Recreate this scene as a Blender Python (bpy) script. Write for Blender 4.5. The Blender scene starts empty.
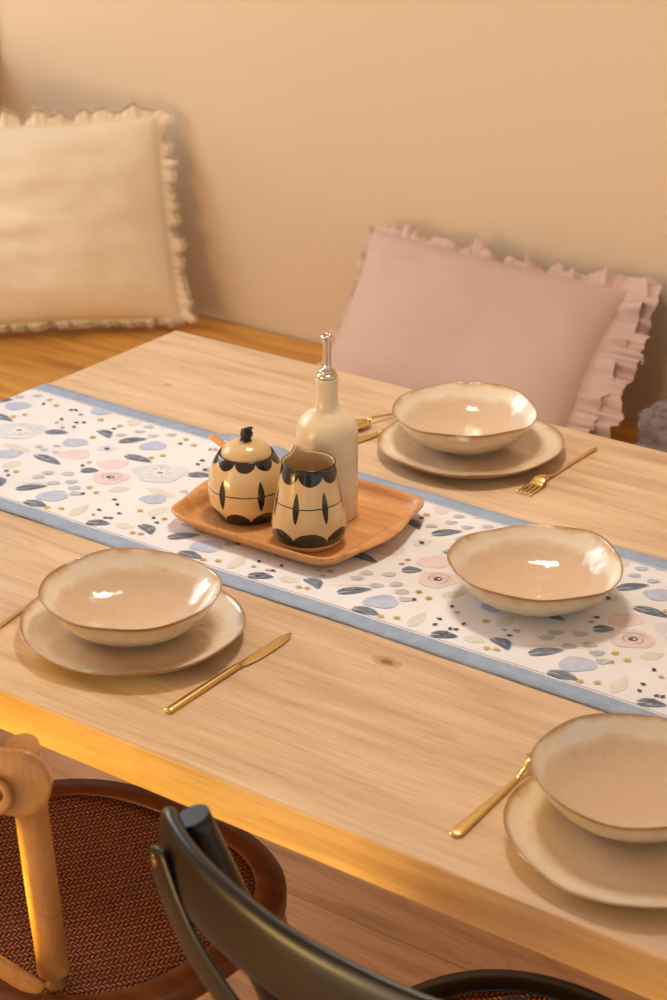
import bpy, bmesh, math, random
from mathutils import Vector, Matrix, noise
C = bpy.context.scene.collection
SC = bpy.context.scene
PI = math.pi

# ------------------------------------------------------------------ camera
cam_d = bpy.data.cameras.new('camera'); cam = bpy.data.objects.new('camera', cam_d); C.objects.link(cam)
_r = Vector((0.81172339, 0.58403994, -0.00157884)); _u = Vector((-0.23805023, 0.33331841, 0.91226692)); _f = Vector((-0.53332657, 0.74013255, -0.40959319))
M = Matrix(((_r.x, _u.x, -_f.x), (_r.y, _u.y, -_f.y), (_r.z, _u.z, -_f.z))).to_4x4()
M.translation = Vector((2.07328091, -1.34486492, 1.85393968))
cam.matrix_world = M
cam_d.sensor_fit = 'VERTICAL'; cam_d.sensor_height = 36.0; cam_d.lens = 70.2
cam_d.clip_start = 0.05; cam_d.clip_end = 50
cam_d.dof.use_dof = True; cam_d.dof.focus_distance = 2.42; cam_d.dof.aperture_fstop = 6.3
SC.camera = cam

# ------------------------------------------------------------------ light
SC.view_settings.view_transform = 'Standard'
try: SC.view_settings.look = 'None'
except Exception: pass
SC.view_settings.gamma = 1; SC.view_settings.use_curve_mapping = False
SC.view_settings.exposure = 0.0
W = bpy.data.worlds.new('world'); SC.world = W; W.use_nodes = True
W.node_tree.nodes['Background'].inputs[0].default_value = (1.0, 0.96, 0.90, 1)
_wb = W.node_tree.nodes['Background']; _wb.inputs[1].default_value = 0.80
def _wn(t, op=None):
    n = W.node_tree.nodes.new(t)
    if op: n.operation = op
    return n
_tc = _wn('ShaderNodeTexCoord'); _dp = _wn('ShaderNodeVectorMath', 'DOT_PRODUCT'); _dp.inputs[1].default_value = (-0.50, -0.86, 0.05)
W.node_tree.links.new(_tc.outputs['Generated'], _dp.inputs[0])       # world direction: warm glow added low in the south-west, for the rail to reflect
_cr = _wn('ShaderNodeValToRGB'); W.node_tree.links.new(_dp.outputs['Value'], _cr.inputs[0])
_cr.color_ramp.elements[0].position = 0.86; _cr.color_ramp.elements[0].color = (0.90, 0.90, 0.88, 1)
_cr.color_ramp.elements[1].position = 1.0; _cr.color_ramp.elements[1].color = (5.5, 4.2, 2.6, 1)
W.node_tree.links.new(_cr.outputs[0], _wb.inputs[0])

def area(name, loc, target, size, energy, color, sy=None):
    d = bpy.data.lights.new(name, 'AREA'); d.energy = energy; d.color = color
    d.shape = 'RECTANGLE'; d.size = size; d.size_y = sy or size
    o = bpy.data.objects.new(name, d); C.objects.link(o); o.location = loc
    o.rotation_euler = (Vector(target) - Vector(loc)).to_track_quat('-Z', 'Y').to_euler()
    return o
# daylight through the window in the left wall
area('window_daylight', (-1.55, 0.35, 2.05), (0.8, 0.3, 0.85), 1.3, 29, (0.84, 0.92, 1.0), 1.3)
# brighter patch of sky low over the sill
area('sky_glow', (-3.3, 0.55, 1.66), (-0.3, 1.2, 0.9), 0.45, 9, (1.0, 0.95, 0.88), 0.5)
# pendant over the far half of the table (above the frame)
area('pendant_light', (0.64, 0.78, 2.10), (0.78, 0.45, 0.75), 0.24, 10.5, (1.0, 0.88, 0.72))
# added warm fill panel, unseen, for the gold sheen on the black rail
area('rail_sheen_fill', (-0.62, -2.25, 0.80), (1.0, -0.2, 0.80), 1.1, 30, (1.0, 0.62, 0.22), 0.40)
# low evening sun as a spot lamp, let in by an added wall slot
ld_ = bpy.data.lights.new('low_evening_sun', 'SPOT'); ld_.energy = 8200; ld_.color = (1.0, 0.72, 0.04); ld_.shadow_soft_size = 0.12
ld_.spot_size = math.radians(26); ld_.spot_blend = 0.1
lo_ = bpy.data.objects.new('low_evening_sun', ld_); C.objects.link(lo_); lo_.location = (-4.15, -1.12, 1.0)
lo_.rotation_euler = (Vector((1.0, -0.05, 0.70)) - lo_.location).to_track_quat('-Z', 'Y').to_euler()

# ------------------------------------------------------------------ helpers
def tag(o, label=None, cat=None, group=None, kind=None):
    if label: o['label'] = label
    if cat: o['category'] = cat
    if group: o['group'] = group
    if kind: o['kind'] = kind
    return o
def empty(name, loc=(0, 0, 0), rz=0, **k):
    o = bpy.data.objects.new(name, None); C.objects.link(o); o.location = loc; o.rotation_euler = (0, 0, rz)
    o.empty_display_size = 0.05
    return tag(o, **k)
class MB:
    """collects vertices and faces, an optional per-vertex value and per-face material slot"""
    def __init__(s): s.v = []; s.f = []; s.m = []; s.t = []; s.uv = []
    def add(s, vs, fs, mi=0, t=None, uv=None):
        b = len(s.v); s.v += [tuple(p) for p in vs]; s.f += [tuple(b + i for i in f) for f in fs]; s.m += [mi] * len(fs)
        s.t += list(t) if t is not None else [0.0] * len(vs)
        s.uv += list(uv) if uv is not None else [(0.0, 0.0)] * len(vs)
        return b
    def box(s, x0, x1, y0, y1, z0, z1, mi=0):
        s.add([(x0, y0, z0), (x1, y0, z0), (x1, y1, z0), (x0, y1, z0), (x0, y0, z1), (x1, y0, z1), (x1, y1, z1), (x0, y1, z1)],
              [(0, 3, 2, 1), (4, 5, 6, 7), (0, 1, 5, 4), (1, 2, 6, 5), (2, 3, 7, 6), (3, 0, 4, 7)], mi)
    def sweep(s, secs, mi=0, caps=True, closed=False):
        """secs: list of rings (equal counts)"""
        n = len(secs[0]); vs = [p for r in secs for p in r]; fs = []
        K = len(secs)
        for i in range(K if closed else K - 1):
            j = (i + 1) % K
            for k in range(n):
                l = (k + 1) % n; fs.append((i * n + k, i * n + l, j * n + l, j * n + k))
        if caps and not closed: fs += [tuple(range(n - 1, -1, -1)), tuple((K - 1) * n + k for k in range(n))]
        s.add(vs, fs, mi)
    def tube(s, pts, rad, n=16, mi=0, caps=True, ry=None, up=(0, 0, 1)):
        pts = [Vector(p) for p in pts]; secs = []
        for i, p in enumerate(pts):
            d = (pts[min(i + 1, len(pts) - 1)] - pts[max(i - 1, 0)]).normalized()
            a = d.cross(Vector(up));
            if a.length < 1e-4: a = d.cross(Vector((1, 0, 0)))
            a.normalize(); b = a.cross(d).normalized()
            r = rad[i] if isinstance(rad, (list, tuple)) else rad
            q = (ry[i] if isinstance(ry, (list, tuple)) else ry) if ry is not None else r
            secs.append([p + a * r * math.cos(2 * PI * k / n) + b * q * math.sin(2 * PI * k / n) for k in range(n)])
        s.sweep(secs, mi, caps)
    def build(s, name, mats, parent=None, smooth=True, bevel=0, subsurf=0, fixn=True, autosmooth=None):
        me = bpy.data.meshes.new(name); me.from_pydata(s.v, [], s.f)
        for m in (mats if isinstance(mats, (list, tuple)) else [mats]): me.materials.append(m)
        me.polygons.foreach_set('material_index', s.m)
        if any(s.t):
            a = me.attributes.new('t', 'FLOAT', 'POINT'); a.data.foreach_set('value', s.t)
        if any(x != (0.0, 0.0) for x in s.uv):
            a = me.attributes.new('ang', 'FLOAT', 'POINT'); a.data.foreach_set('value', [x[0] for x in s.uv])
        if fixn:
            bm = bmesh.new(); bm.from_mesh(me); bmesh.ops.recalc_face_normals(bm, faces=bm.faces); bm.to_mesh(me); bm.free()
        if smooth:
            me.polygons.foreach_set('use_smooth', [True] * len(me.polygons))
        me.update()
        o = bpy.data.objects.new(name, me); C.objects.link(o)
        if parent: o.parent = parent
        if bevel:
            md = o.modifiers.new('bevel', 'BEVEL'); md.width = bevel; md.segments = 3; md.limit_method = 'ANGLE'; md.angle_limit = math.radians(40)
        if subsurf:
            md = o.modifiers.new('sub', 'SUBSURF'); md.levels = subsurf; md.render_levels = subsurf
        if autosmooth:
            bm = bmesh.new(); bm.from_mesh(me)
            for e in bm.edges:
                if len(e.link_faces) == 2 and e.calc_face_angle(0) > math.radians(autosmooth): e.smooth = False
            bm.to_mesh(me); bm.free()
        return o
def lathe(mb, prof, n=96, mi=0, fn=None, t0=0.0, t1=1.0, closed_top=False, mis=None, cap0=True):
    """prof: list of (r,z); fn(r,z,a,i)->(r,z) irregularity. t runs along the profile; ang = angle/2pi"""
    K = len(prof); L = [0]
    for i in range(1, K): L.append(L[-1] + math.hypot(prof[i][0] - prof[i-1][0], prof[i][1] - prof[i-1][1]))
    vs = []; ts = []; uv = []
    for i, (r, z) in enumerate(prof):
        for k in range(n):
            a = 2 * PI * k / n; rr, zz = (fn(r, z, a, i) if fn else (r, z))
            vs.append((rr * math.cos(a), rr * math.sin(a), zz)); ts.append(t0 + (t1 - t0) * L[i] / L[-1] + 1e-6); uv.append((k / n, 1e-6))
    fs = []; ms = []
    for i in range(K - 1):
        for k in range(n):
            l = (k + 1) % n; fs.append((i * n + k, i * n + l, (i + 1) * n + l, (i + 1) * n + k)); ms.append(mis[i] if mis else mi)
    s0 = len(mb.f); mb.add(vs, fs, mi, ts, uv)
    for j, m in enumerate(ms): mb.m[s0 + j] = m
    if cap0:
        mb.f.append(tuple(len(mb.v) - K * n + k for k in range(n))); mb.m.append(mis[0] if mis else mi)
    if closed_top:
        mb.f.append(tuple(len(mb.v) - n + k for k in range(n))); mb.m.append(mis[-1] if mis else mi)
def smoothprof(pts, m=6):
    """Catmull-Rom through pts"""
    out = []
    P = [Vector((a, b)) for a, b in pts]
    for i in range(len(P) - 1):
        p0 = P[max(i - 1, 0)]; p1 = P[i]; p2 = P[i + 1]; p3 = P[min(i + 2, len(P) - 1)]
        for j in range(m):
            u = j / m
            q = 0.5 * ((2 * p1) + (-p0 + p2) * u + (2 * p0 - 5 * p1 + 4 * p2 - p3) * u * u + (-p0 + 3 * p1 - 3 * p2 + p3) * u ** 3)
            out.append((max(q.x, 0.0), q.y))
    out.append(tuple(P[-1])); return out

# ------------------------------------------------------------------ material helpers
def srgb(r, g, b):
    f = lambda c: (c / 255 / 12.92) if c / 255 <= 0.04045 else ((c / 255 + 0.055) / 1.055) ** 2.4
    return (f(r), f(g), f(b), 1)
class Mat:
    def __init__(s, name, color=(0.8, 0.8, 0.8, 1), rough=0.5, metal=0.0, **kw):
        s.m = bpy.data.materials.new(name); s.m.use_nodes = True; s.nt = s.m.node_tree; s.N = s.nt.nodes
        s.b = s.N['Principled BSDF']; s.b.inputs['Base Color'].default_value = color
        s.b.inputs['Roughness'].default_value = rough; s.b.inputs['Metallic'].default_value = metal
        for k, v in kw.items(): s.b.inputs[k].default_value = v
    def node(s, t, ins=None, **props):
        n = s.N.new(t)
        for k, v in props.items(): setattr(n, k, v)
        for k, v in (ins or {}).items():
            if hasattr(v, 'is_linked') or isinstance(v, bpy.types.NodeSocket): s.nt.links.new(v, n.inputs[k])
            else: n.inputs[k].default_value = v
        return n
    def math(s, op, a, b=0.0, c=0.0):
        n = s.node('ShaderNodeMath', {0: a, 1: b, 2: c}, operation=op); return n.outputs[0]
    def coord(s, scale=(1, 1, 1), rot=(0, 0, 0), loc=(0, 0, 0)):
        t = s.node('ShaderNodeTexCoord'); m = s.node('ShaderNodeMapping', {'Vector': t.outputs['Object'], 'Scale': scale, 'Rotation': rot, 'Location': loc}); return m.outputs[0]
    def noise(s, vec, scale, detail=4, rough=0.5, dist=0.0):
        return s.node('ShaderNodeTexNoise', {'Vector': vec, 'Scale': scale, 'Detail': detail, 'Roughness': rough, 'Distortion': dist}).outputs[0]
    def ramp(s, fac, stops, interp='LINEAR'):
        n = s.node('ShaderNodeValToRGB', {0: fac}); cr = n.color_ramp; cr.interpolation = interp
        while len(cr.elements) > 1: cr.elements.remove(cr.elements[-1])
        cr.elements[0].position = stops[0][0]; cr.elements[0].color = stops[0][1]
        for p, c in stops[1:]:
            e = cr.elements.new(p); e.color = c
        return n.outputs[0]
    def mix(s, fac, a, b, blend='MIX'):
        n = s.N.new('ShaderNodeMix'); n.data_type = 'RGBA'; n.blend_type = blend
        for i, v in ((0, fac), (6, a), (7, b)):
            if isinstance(v, bpy.types.NodeSocket): s.nt.links.new(v, n.inputs[i])
            else: n.inputs[i].default_value = v
        return n.outputs[2]
    def color(s, sock): s.nt.links.new(sock, s.b.inputs['Base Color'])
    def bump(s, h, strength=0.2, dist=0.001):
        n = s.node('ShaderNodeBump', {'Height': h, 'Strength': strength, 'Distance': dist}); s.nt.links.new(n.outputs[0], s.b.inputs['Normal'])
    def attr(s, name): return s.node('ShaderNodeAttribute', attribute_name=name).outputs['Fac']

def wood(name, c0, c1, c2, plank=0.0, rough=0.5, along='X', grain=1.0, knots=None, seam=0.55, pinkish=None, fig=0.5):
    m = Mat(name, rough=rough)
    t = m.node('ShaderNodeTexCoord').outputs['Object']
    sp = m.node('ShaderNodeSeparateXYZ', {0: t}); X, Y, Z = sp.outputs
    L, A = (X, Y) if along == 'X' else ((Y, X) if along == 'Y' else (Z, X))
    if plank:
        pi_ = m.math('FLOOR', m.math('DIVIDE', A, plank)); fr = m.math('FRACT', m.math('DIVIDE', A, plank))
        off = m.math('MULTIPLY', m.node('ShaderNodeTexWhiteNoise', {'W': pi_}, noise_dimensions='1D').outputs[0], 7.3)
    else: off = 0.0
    v = m.node('ShaderNodeCombineXYZ', {0: m.math('ADD', m.math('MULTIPLY', L, 1.3), off), 1: m.math('ADD', m.math('MULTIPLY', A, 14.0), off), 2: m.math('MULTIPLY', (Z if along != 'Z' else Y), 14.0)}).outputs[0]
    n1 = m.noise(v, 2.2 * grain, 5, 0.55, 0.6)
    v2 = m.node('ShaderNodeCombineXYZ', {0: m.math('ADD', m.math('MULTIPLY', L, 6.0), off), 1: m.math('MULTIPLY', A, 190.0), 2: m.math('MULTIPLY', (Z if along != 'Z' else Y), 190.0)}).outputs[0]
    n2 = m.noise(v2, 1.6 * grain, 3, 0.6)
    # cathedral figure: rings of a slowly drifting field
    v3 = m.node('ShaderNodeCombineXYZ', {0: m.math('ADD', m.math('MULTIPLY', L, 0.9), off), 1: m.math('ADD', m.math('MULTIPLY', A, 5.0), off), 2: off}).outputs[0]
    n3 = m.noise(v3, 1.5, 2, 0.4, 0.2)
    rings = m.math('ABSOLUTE', m.math('SINE', m.math('MULTIPLY', n3, 70.0 * grain)))
    col = m.ramp(n1, [(0.25, c0), (0.5, c1), (0.75, c2)])
    rr = m.ramp(rings, [(0.0, (0.86, 0.80, 0.74, 1)), (0.35, (1, 1, 1, 1))])
    col = m.mix(fig, col, rr, 'MULTIPLY')
    g = m.ramp(n2, [(0.32, (0.78, 0.70, 0.62, 1)), (0.52, (1, 1, 1, 1))])
    col = m.mix(0.6, col, g, 'MULTIPLY')
    if plank:
        w = m.node('ShaderNodeTexWhiteNoise', {'W': m.math('ADD', pi_, 3.7)}, noise_dimensions='1D').outputs[0]
        tone = m.ramp(w, [(0, (0.90, 0.88, 0.86, 1)), (1, (1.06, 1.04, 1.02, 1))])
        col = m.mix(0.8, col, tone, 'MULTIPLY')
        e = m.math('MULTIPLY', m.math('ABSOLUTE', m.math('SUBTRACT', fr, 0.5)), 2.0)
        sm = m.ramp(e, [(0.975, (1, 1, 1, 1)), (0.995, (seam, seam * 0.85, seam * 0.7, 1))])
        col = m.mix(1.0, col, sm, 'MULTIPLY')
    for (kx, ky, ks, kd) in (knots or []):
        kv = m.node('ShaderNodeVectorMath', {0: t, 1: (kx, ky, 0.75)}, operation='SUBTRACT').outputs[0]
        ks_ = m.node('ShaderNodeVectorMath', {0: kv, 1: (1 / (ks * 1.9), 1 / ks, 0.01)}, operation='MULTIPLY').outputs[0]
        nn = m.noise(t, 120, 3)
        d = m.math('ADD', m.node('ShaderNodeVectorMath', {0: ks_}, operation='LENGTH').outputs['Value'], m.math('MULTIPLY', m.math('SUBTRACT', nn, 0.5), 0.9))
        kc = m.ramp(d, [(0.25, (kd, kd * 0.75, kd * 0.6, 1)), (0.6, (0.85, 0.72, 0.6, 1)), (0.75, (0.8, 0.66, 0.52, 1)), (1.0, (1, 1, 1, 1))])
        col = m.mix(1.0, col, kc, 'MULTIPLY')
    m.color(col); m.bump(n2, 0.12, 0.0006)
    return m.m
# ------------------------------------------------------------------ materials
M_table = wood('oak_table', srgb(186, 155, 124), srgb(212, 185, 154), srgb(228, 204, 175), plank=0.36, rough=0.36, seam=0.86,
               knots=[(0.9555, 0.312, 0.012, 0.35), (0.16, 0.86, 0.006, 0.6)], fig=0.35)
M_bench = wood('honey_wood', srgb(168, 114, 46), srgb(208, 150, 68), srgb(228, 174, 86), plank=0.125, rough=0.45, seam=0.7, fig=0.4)
M_floor = wood('floor_oak', srgb(180, 138, 104), srgb(214, 172, 132), srgb(228, 188, 150), plank=0.179, rough=0.45, seam=0.5, fig=0.8)
M_tray = wood('acacia', srgb(186, 126, 74), srgb(212, 154, 98), srgb(226, 176, 120), rough=0.35, grain=1.6, fig=0.8)
M_chairwood = wood('golden_beech', srgb(176, 122, 66), srgb(198, 144, 84), srgb(212, 160, 98), rough=0.32, along='Z', grain=0.7, fig=0.6)
M_seatwood = wood('seat_walnut', srgb(92, 48, 22), srgb(118, 64, 30), srgb(138, 80, 40), rough=0.36, fig=0.3)
M_black = Mat('black_lacquer', srgb(14, 12, 11), 0.30).m
def paint(name, col, bump=0.05):
    m = Mat(name, col, 0.85); v = m.coord(); n = m.noise(v, 90, 4); n2 = m.noise(v, 1.1, 2)
    c = m.mix(0.5, col, m.ramp(n2, [(0.3, tuple(x * 0.95 for x in col[:3]) + (1,)), (0.7, col)])); m.color(c); m.bump(n, bump, 0.001); return m.m
M_wall = paint('wall_paint', srgb(213, 190, 162))
M_ceil = paint('ceiling_paint', srgb(235, 225, 210))
M_whitewood = Mat('white_frame', srgb(225, 222, 215), 0.5).m
M_gold = Mat('brushed_gold', srgb(222, 192, 128), 0.26, 1.0).m
M_steel = Mat('polished_steel', srgb(215, 205, 195), 0.16, 1.0).m
M_bronze = Mat('bronze_bolt', srgb(130, 95, 60), 0.3, 1.0).m
M_rubber = Mat('cork_stopper', srgb(150, 110, 70), 0.7).m

def glaze(name):
    m = Mat(name, rough=0.12); m.b.inputs['Coat Weight'].default_value = 0.7; m.b.inputs['Coat Roughness'].default_value = 0.06
    t = m.attr('t'); v = m.coord()
    n = m.noise(v, 38, 4, 0.6); nb = m.noise(v, 9, 2); nf = m.noise(v, 220, 2)
    tt = m.math('ADD', t, m.math('MULTIPLY', m.math('SUBTRACT', n, 0.5), 0.075))
    tt = m.math('ADD', tt, m.math('MULTIPLY', m.math('SUBTRACT', nb, 0.5), 0.05))
    clay = srgb(218, 192, 164); milk = srgb(236, 222, 202); brown = srgb(150, 108, 62); dark = srgb(122, 84, 44); cream = srgb(216, 198, 170)
    # 0 = foot outside, 0.5 = rim, 1 = centre inside
    c = m.ramp(tt, [(0.0, clay), (0.2, clay), (0.30, cream), (0.36, srgb(205, 182, 150)), (0.42, cream), (0.47, srgb(204, 174, 130)), (0.495, srgb(190, 156, 110)),
                    (0.515, srgb(212, 186, 148)), (0.535, milk), (0.585, srgb(238, 226, 208)), (0.605, srgb(228, 208, 182)), (0.63, clay), (1.0, srgb(216, 190, 162))])
    sp = m.ramp(nf, [(0.3, (0.86, 0.82, 0.76, 1)), (0.5, (1, 1, 1, 1))])
    rim = m.math('ABSOLUTE', m.math('ADD', m.math('SUBTRACT', t, 0.497), m.math('MULTIPLY', m.math('SUBTRACT', nb, 0.5), 0.016)))
    rc = m.ramp(rim, [(0.0, (1, 1, 1, 1)), (0.006, (0.95, 0.95, 0.95, 1)), (0.022, (0, 0, 0, 1))])
    c = m.mix(rc, c, srgb(146, 104, 56))
    m.color(m.mix(0.25, c, sp, 'MULTIPLY'))
    m.bump(m.noise(v, 26, 2, 0.5), 0.6, 0.006)
    return m.m
M_glaze = glaze('reactive_glaze')

def pot_mat(name, N1, vt, dt, N2, vb, db, M, vl, ea, eb, off1=0.0, off2=0.0, off3=0.0, foot=0.012):
    """cream glaze with black scallops under the rim, scallops at the foot, a thin line and black ellipses"""
    m = Mat(name, rough=0.14); m.b.inputs['Coat Weight'].default_value = 0.4
    sxyz = m.node('ShaderNodeSeparateXYZ', {0: m.coord()}).outputs; z = sxyz[2]
    u = m.math('ADD', m.math('DIVIDE', m.math('ARCTAN2', sxyz[1], sxyz[0]), 2 * PI), 1.0)
    def lob(N, off): return m.math('POWER', m.math('ABSOLUTE', m.math('SINE', m.math('MULTIPLY', m.math('ADD', u, off), PI * N))), 0.55)
    nz = m.math('MULTIPLY', m.math('SUBTRACT', m.noise(m.coord(), 60, 2), 0.5), 0.003)
    z = m.math('ADD', z, nz)
    top = m.math('GREATER_THAN', z, m.math('SUBTRACT', vt, m.math('MULTIPLY', lob(N1, off1), dt)))
    bot = m.math('LESS_THAN', z, m.math('ADD', vb, m.math('MULTIPLY', lob(N2, off2), db)))
    bot = m.math('MULTIPLY', bot, m.math('GREATER_THAN', z, foot))
    line = m.math('LESS_THAN', m.math('ABSOLUTE', m.math('SUBTRACT', z, vl)), 0.0008)
    du = m.math('SUBTRACT', m.math('FRACT', m.math('MULTIPLY', m.math('ADD', u, off3), M)), 0.5)
    e = m.math('ADD', m.math('POWER', m.math('ABSOLUTE', m.math('DIVIDE', du, ea)), 1.5), m.math('POWER', m.math('ABSOLUTE', m.math('DIVIDE', m.math('SUBTRACT', z, vl), eb)), 1.5))
    el = m.math('LESS_THAN', e, 1.0)
    k = m.math('MAXIMUM', m.math('MAXIMUM', top, bot), m.math('MAXIMUM', line, el))
    cream = m.ramp(m.noise(m.coord(), 14, 3), [(0.3, srgb(206, 172, 124)), (0.7, srgb(220, 190, 144))])
    m.color(m.mix(k, cream, srgb(34, 32, 32)))
    m.bump(m.noise(m.coord(), 40, 2), 0.1, 0.003)
    return m.m
def stoneware(name, a, b, rough=0.25):
    m = Mat(name, rough=rough); m.color(m.ramp(m.noise(m.coord((1, 1, 3)), 18, 4), [(0.3, a), (0.7, b)])); m.bump(m.noise(m.coord((1, 1, 6)), 20, 2), 0.12, 0.002); return m.m
M_bottle = stoneware('bottle_glaze', srgb(212, 192, 162), srgb(226, 208, 180), 0.22)
M_potin = stoneware('pot_glaze', srgb(200, 168, 122), srgb(214, 184, 140), 0.2)
M_inkglaze = Mat('black_glaze', srgb(28, 26, 27), 0.12).m

def fabric(name, a, b, scale=500, rough=0.9, bump=0.3, blot=6):
    m = Mat(name, rough=rough); m.b.inputs['Sheen Weight'].default_value = 0.12
    v = m.coord(); c = m.ramp(m.noise(v, blot, 3), [(0.3, a), (0.7, b)])
    w = m.noise(m.coord((1, 1, 1)), scale, 2); m.color(m.mix(0.35, c, m.ramp(w, [(0.35, (0.82, 0.82, 0.82, 1)), (0.6, (1, 1, 1, 1))]), 'MULTIPLY'))
    m.bump(w, bump, 0.0012); return m.m
M_cream = fabric('cream_linen', srgb(232, 214, 186), srgb(242, 226, 200), 420)
M_pink = fabric('pink_linen', srgb(198, 168, 158), srgb(208, 178, 167), 420)
M_grey = fabric('grey_fleece', srgb(112, 100, 98), srgb(140, 126, 122), 260, bump=0.8)
def printc(name, a, b, sc=60):
    m = Mat(name, rough=0.9); v = m.coord(); c = m.ramp(m.noise(v, sc, 3, 0.6, 0.5), [(0.35, a), (0.65, b)])
    w = m.noise(m.coord((1, 1, 1)), 900, 1); m.color(m.mix(0.3, c, m.ramp(w, [(0.3, (0.85, 0.85, 0.85, 1)), (0.6, (1, 1, 1, 1))]), 'MULTIPLY')); return m.m
RM = [printc('runner_white', srgb(228, 229, 236), srgb(236, 237, 243), 8), printc('runner_blue_border', srgb(146, 164, 192), srgb(160, 178, 204), 40),
      printc('print_slate', srgb(88, 100, 120), srgb(134, 150, 174), 90), printc('print_periwinkle', srgb(174, 188, 220), srgb(196, 206, 230), 40),
      printc('print_grey_blue', srgb(176, 186, 200), srgb(196, 204, 214), 60), printc('print_beige', srgb(214, 212, 206), srgb(222, 220, 214), 60),
      printc('print_mustard', srgb(196, 170, 84), srgb(214, 190, 116), 90), printc('print_blush', srgb(224, 206, 209), srgb(230, 217, 219), 50),
      printc('print_ink', srgb(70, 66, 74), srgb(110, 100, 104), 200), printc('print_pale_blue', srgb(206, 214, 228), srgb(222, 228, 236), 50),
      printc('print_rose_line', srgb(176, 150, 152), srgb(196, 172, 172), 90)]
def weave_mat(name, c0, c1, w=0.0085, p=0.0062):
    m = Mat(name, rough=0.42)
    sp = m.node('ShaderNodeSeparateXYZ', {0: m.coord(rot=(0, 0, math.radians(38)))}); X, Y = sp.outputs[0], sp.outputs[1]
    cx = m.math('DIVIDE', X, w); i = m.math('FLOOR', cx); fx = m.math('FRACT', cx)
    par = m.math('SUBTRACT', m.math('MULTIPLY', m.math('MODULO', m.math('ABSOLUTE', i), 2.0), 2.0), 1.0)
    yy = m.math('ADD', m.math('DIVIDE', Y, p), m.math('MULTIPLY', m.math('MULTIPLY', fx, par), 0.9))
    yy = m.math('ADD', yy, m.math('MULTIPLY', par, 0.22))
    fy = m.math('FRACT', yy)
    h = m.math('MULTIPLY', m.math('SINE', m.math('MULTIPLY', fy, PI)), m.math('POWER', m.math('SINE', m.math('MULTIPLY', fx, PI)), 0.5))
    wn = m.noise(m.coord(), 140, 2)
    col = m.ramp(m.math('ADD', h, m.math('MULTIPLY', m.math('SUBTRACT', wn, 0.5), 0.5)), [(0.25, srgb(38, 16, 6)), (0.55, c0), (0.95, c1)])
    m.color(col); m.bump(h, 0.9, 0.0025); return m.m
M_weave = weave_mat('rattan_weave', srgb(130, 58, 22), srgb(212, 124, 60))

# ------------------------------------------------------------------ the room
def struct(name, mb, mat, **k):
    return tag(mb.build(name, mat, smooth=False, **k), kind='structure')
mb = MB(); mb.box(-1.36, 4.2, -3.6, 2.05, -0.06, 0.0); struct('floor', mb, M_floor)
mb = MB(); mb.box(-1.36, 4.2, 1.845, 2.05, 0.0, 2.6); struct('wall_back', mb, M_wall)
mb = MB()
WY0, WY1, WZ0, WZ1 = -0.5, 1.83, 0.965, 2.3
LY0, LY1, LZ0, LZ1 = -1.15, -0.33, 0.69, 0.885  # added slot in the left wall, sized to trim the low sun beam
mb.box(-1.36, -1.163, -3.6, 1.845, 0, LZ0); mb.box(-1.36, -1.163, -3.6, 1.845, LZ1, WZ0)
mb.box(-1.36, -1.163, -3.6, LY0, LZ0, LZ1); mb.box(-1.36, -1.163, LY1, 1.845, LZ0, LZ1)
mb.box(-1.36, -1.163, -3.6, 1.845, WZ1, 2.6)
mb.box(-1.36, -1.163, -3.6, WY0, WZ0, WZ1); mb.box(-1.36, -1.163, WY1, 1.845, WZ0, WZ1)
struct('wall_left', mb, M_wall)
mb = MB(); mb.box(-1.36, 4.2, -3.6, 2.05, 2.6, 2.66); struct('ceiling', mb, M_ceil)
mb = MB()
x0, x1 = -1.30, -1.25
for (y0, y1, z0, z1) in ((WY0, WY1, WZ0, WZ0 + .05), (WY0, WY1, WZ1 - .05, WZ1), (WY0, WY0 + .05, WZ0 + .05, WZ1 - .05), (WY1 - .05, WY1, WZ0 + .05, WZ1 - .05), (0.535, 0.585, WZ0 + .05, WZ1 - .05)):
    mb.box(x0, x1, y0, y1, z0, z1)
struct('window_1', mb, M_whitewood, bevel=0.003)
mb = MB()  # frame around the added slot, unseen
for (y0, y1, z0, z1) in ((LY0, LY1, LZ0, LZ0 + .04), (LY0, LY1, LZ1 - .04, LZ1), (LY0, LY0 + .04, LZ0 + .04, LZ1 - .04), (LY1 - .04, LY1, LZ0 + .04, LZ1 - .04)):
    mb.box(x0, x1, y0, y1, z0, z1)
struct('added_beam_slot', mb, M_whitewood, bevel=0.003)

# ------------------------------------------------------------------ corner bench
b = empty('corner_bench', (-1.155, 1.838, 0), label='honey coloured wooden corner bench running along the back wall behind the table', cat='bench')
mb = MB(); mb.box(0.0, 4.6, -0.50, 0.0, 0.41, 0.45); mb.box(0.0, 0.62, -3.2, -0.50, 0.41, 0.45); mb.build('seat_top', M_bench, b, smooth=False, bevel=0.004)
mb = MB(); mb.box(0.6, 4.6, -0.47, -0.45, 0.0, 0.41); mb.box(0.57, 0.59, -3.2, -0.47, 0.0, 0.41); mb.build('front_panel', M_bench, b, smooth=False, bevel=0.002)

# ------------------------------------------------------------------ dining table
TL, TW, TZ, TH = 2.15, 1.071, 0.75, 0.052
tb = empty('dining_table', (0, 0, 0), label='large light oak dining table with a thick straight edge laid for a meal', cat='table')
mb = MB(); mb.box(0, TL, 0, TW, TZ - TH, TZ); mb.build('tabletop', M_table, tb, smooth=False, bevel=0.0022)
for (x, y) in ((0.07, 0.07), (0.07, TW - 0.15), (TL - 0.15, 0.07), (TL - 0.15, TW - 0.15)):
    mb = MB(); mb.box(x, x + .08, y, y + .08, 0, TZ - TH); mb.build('leg', M_table, tb, smooth=False, bevel=0.004)

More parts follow.
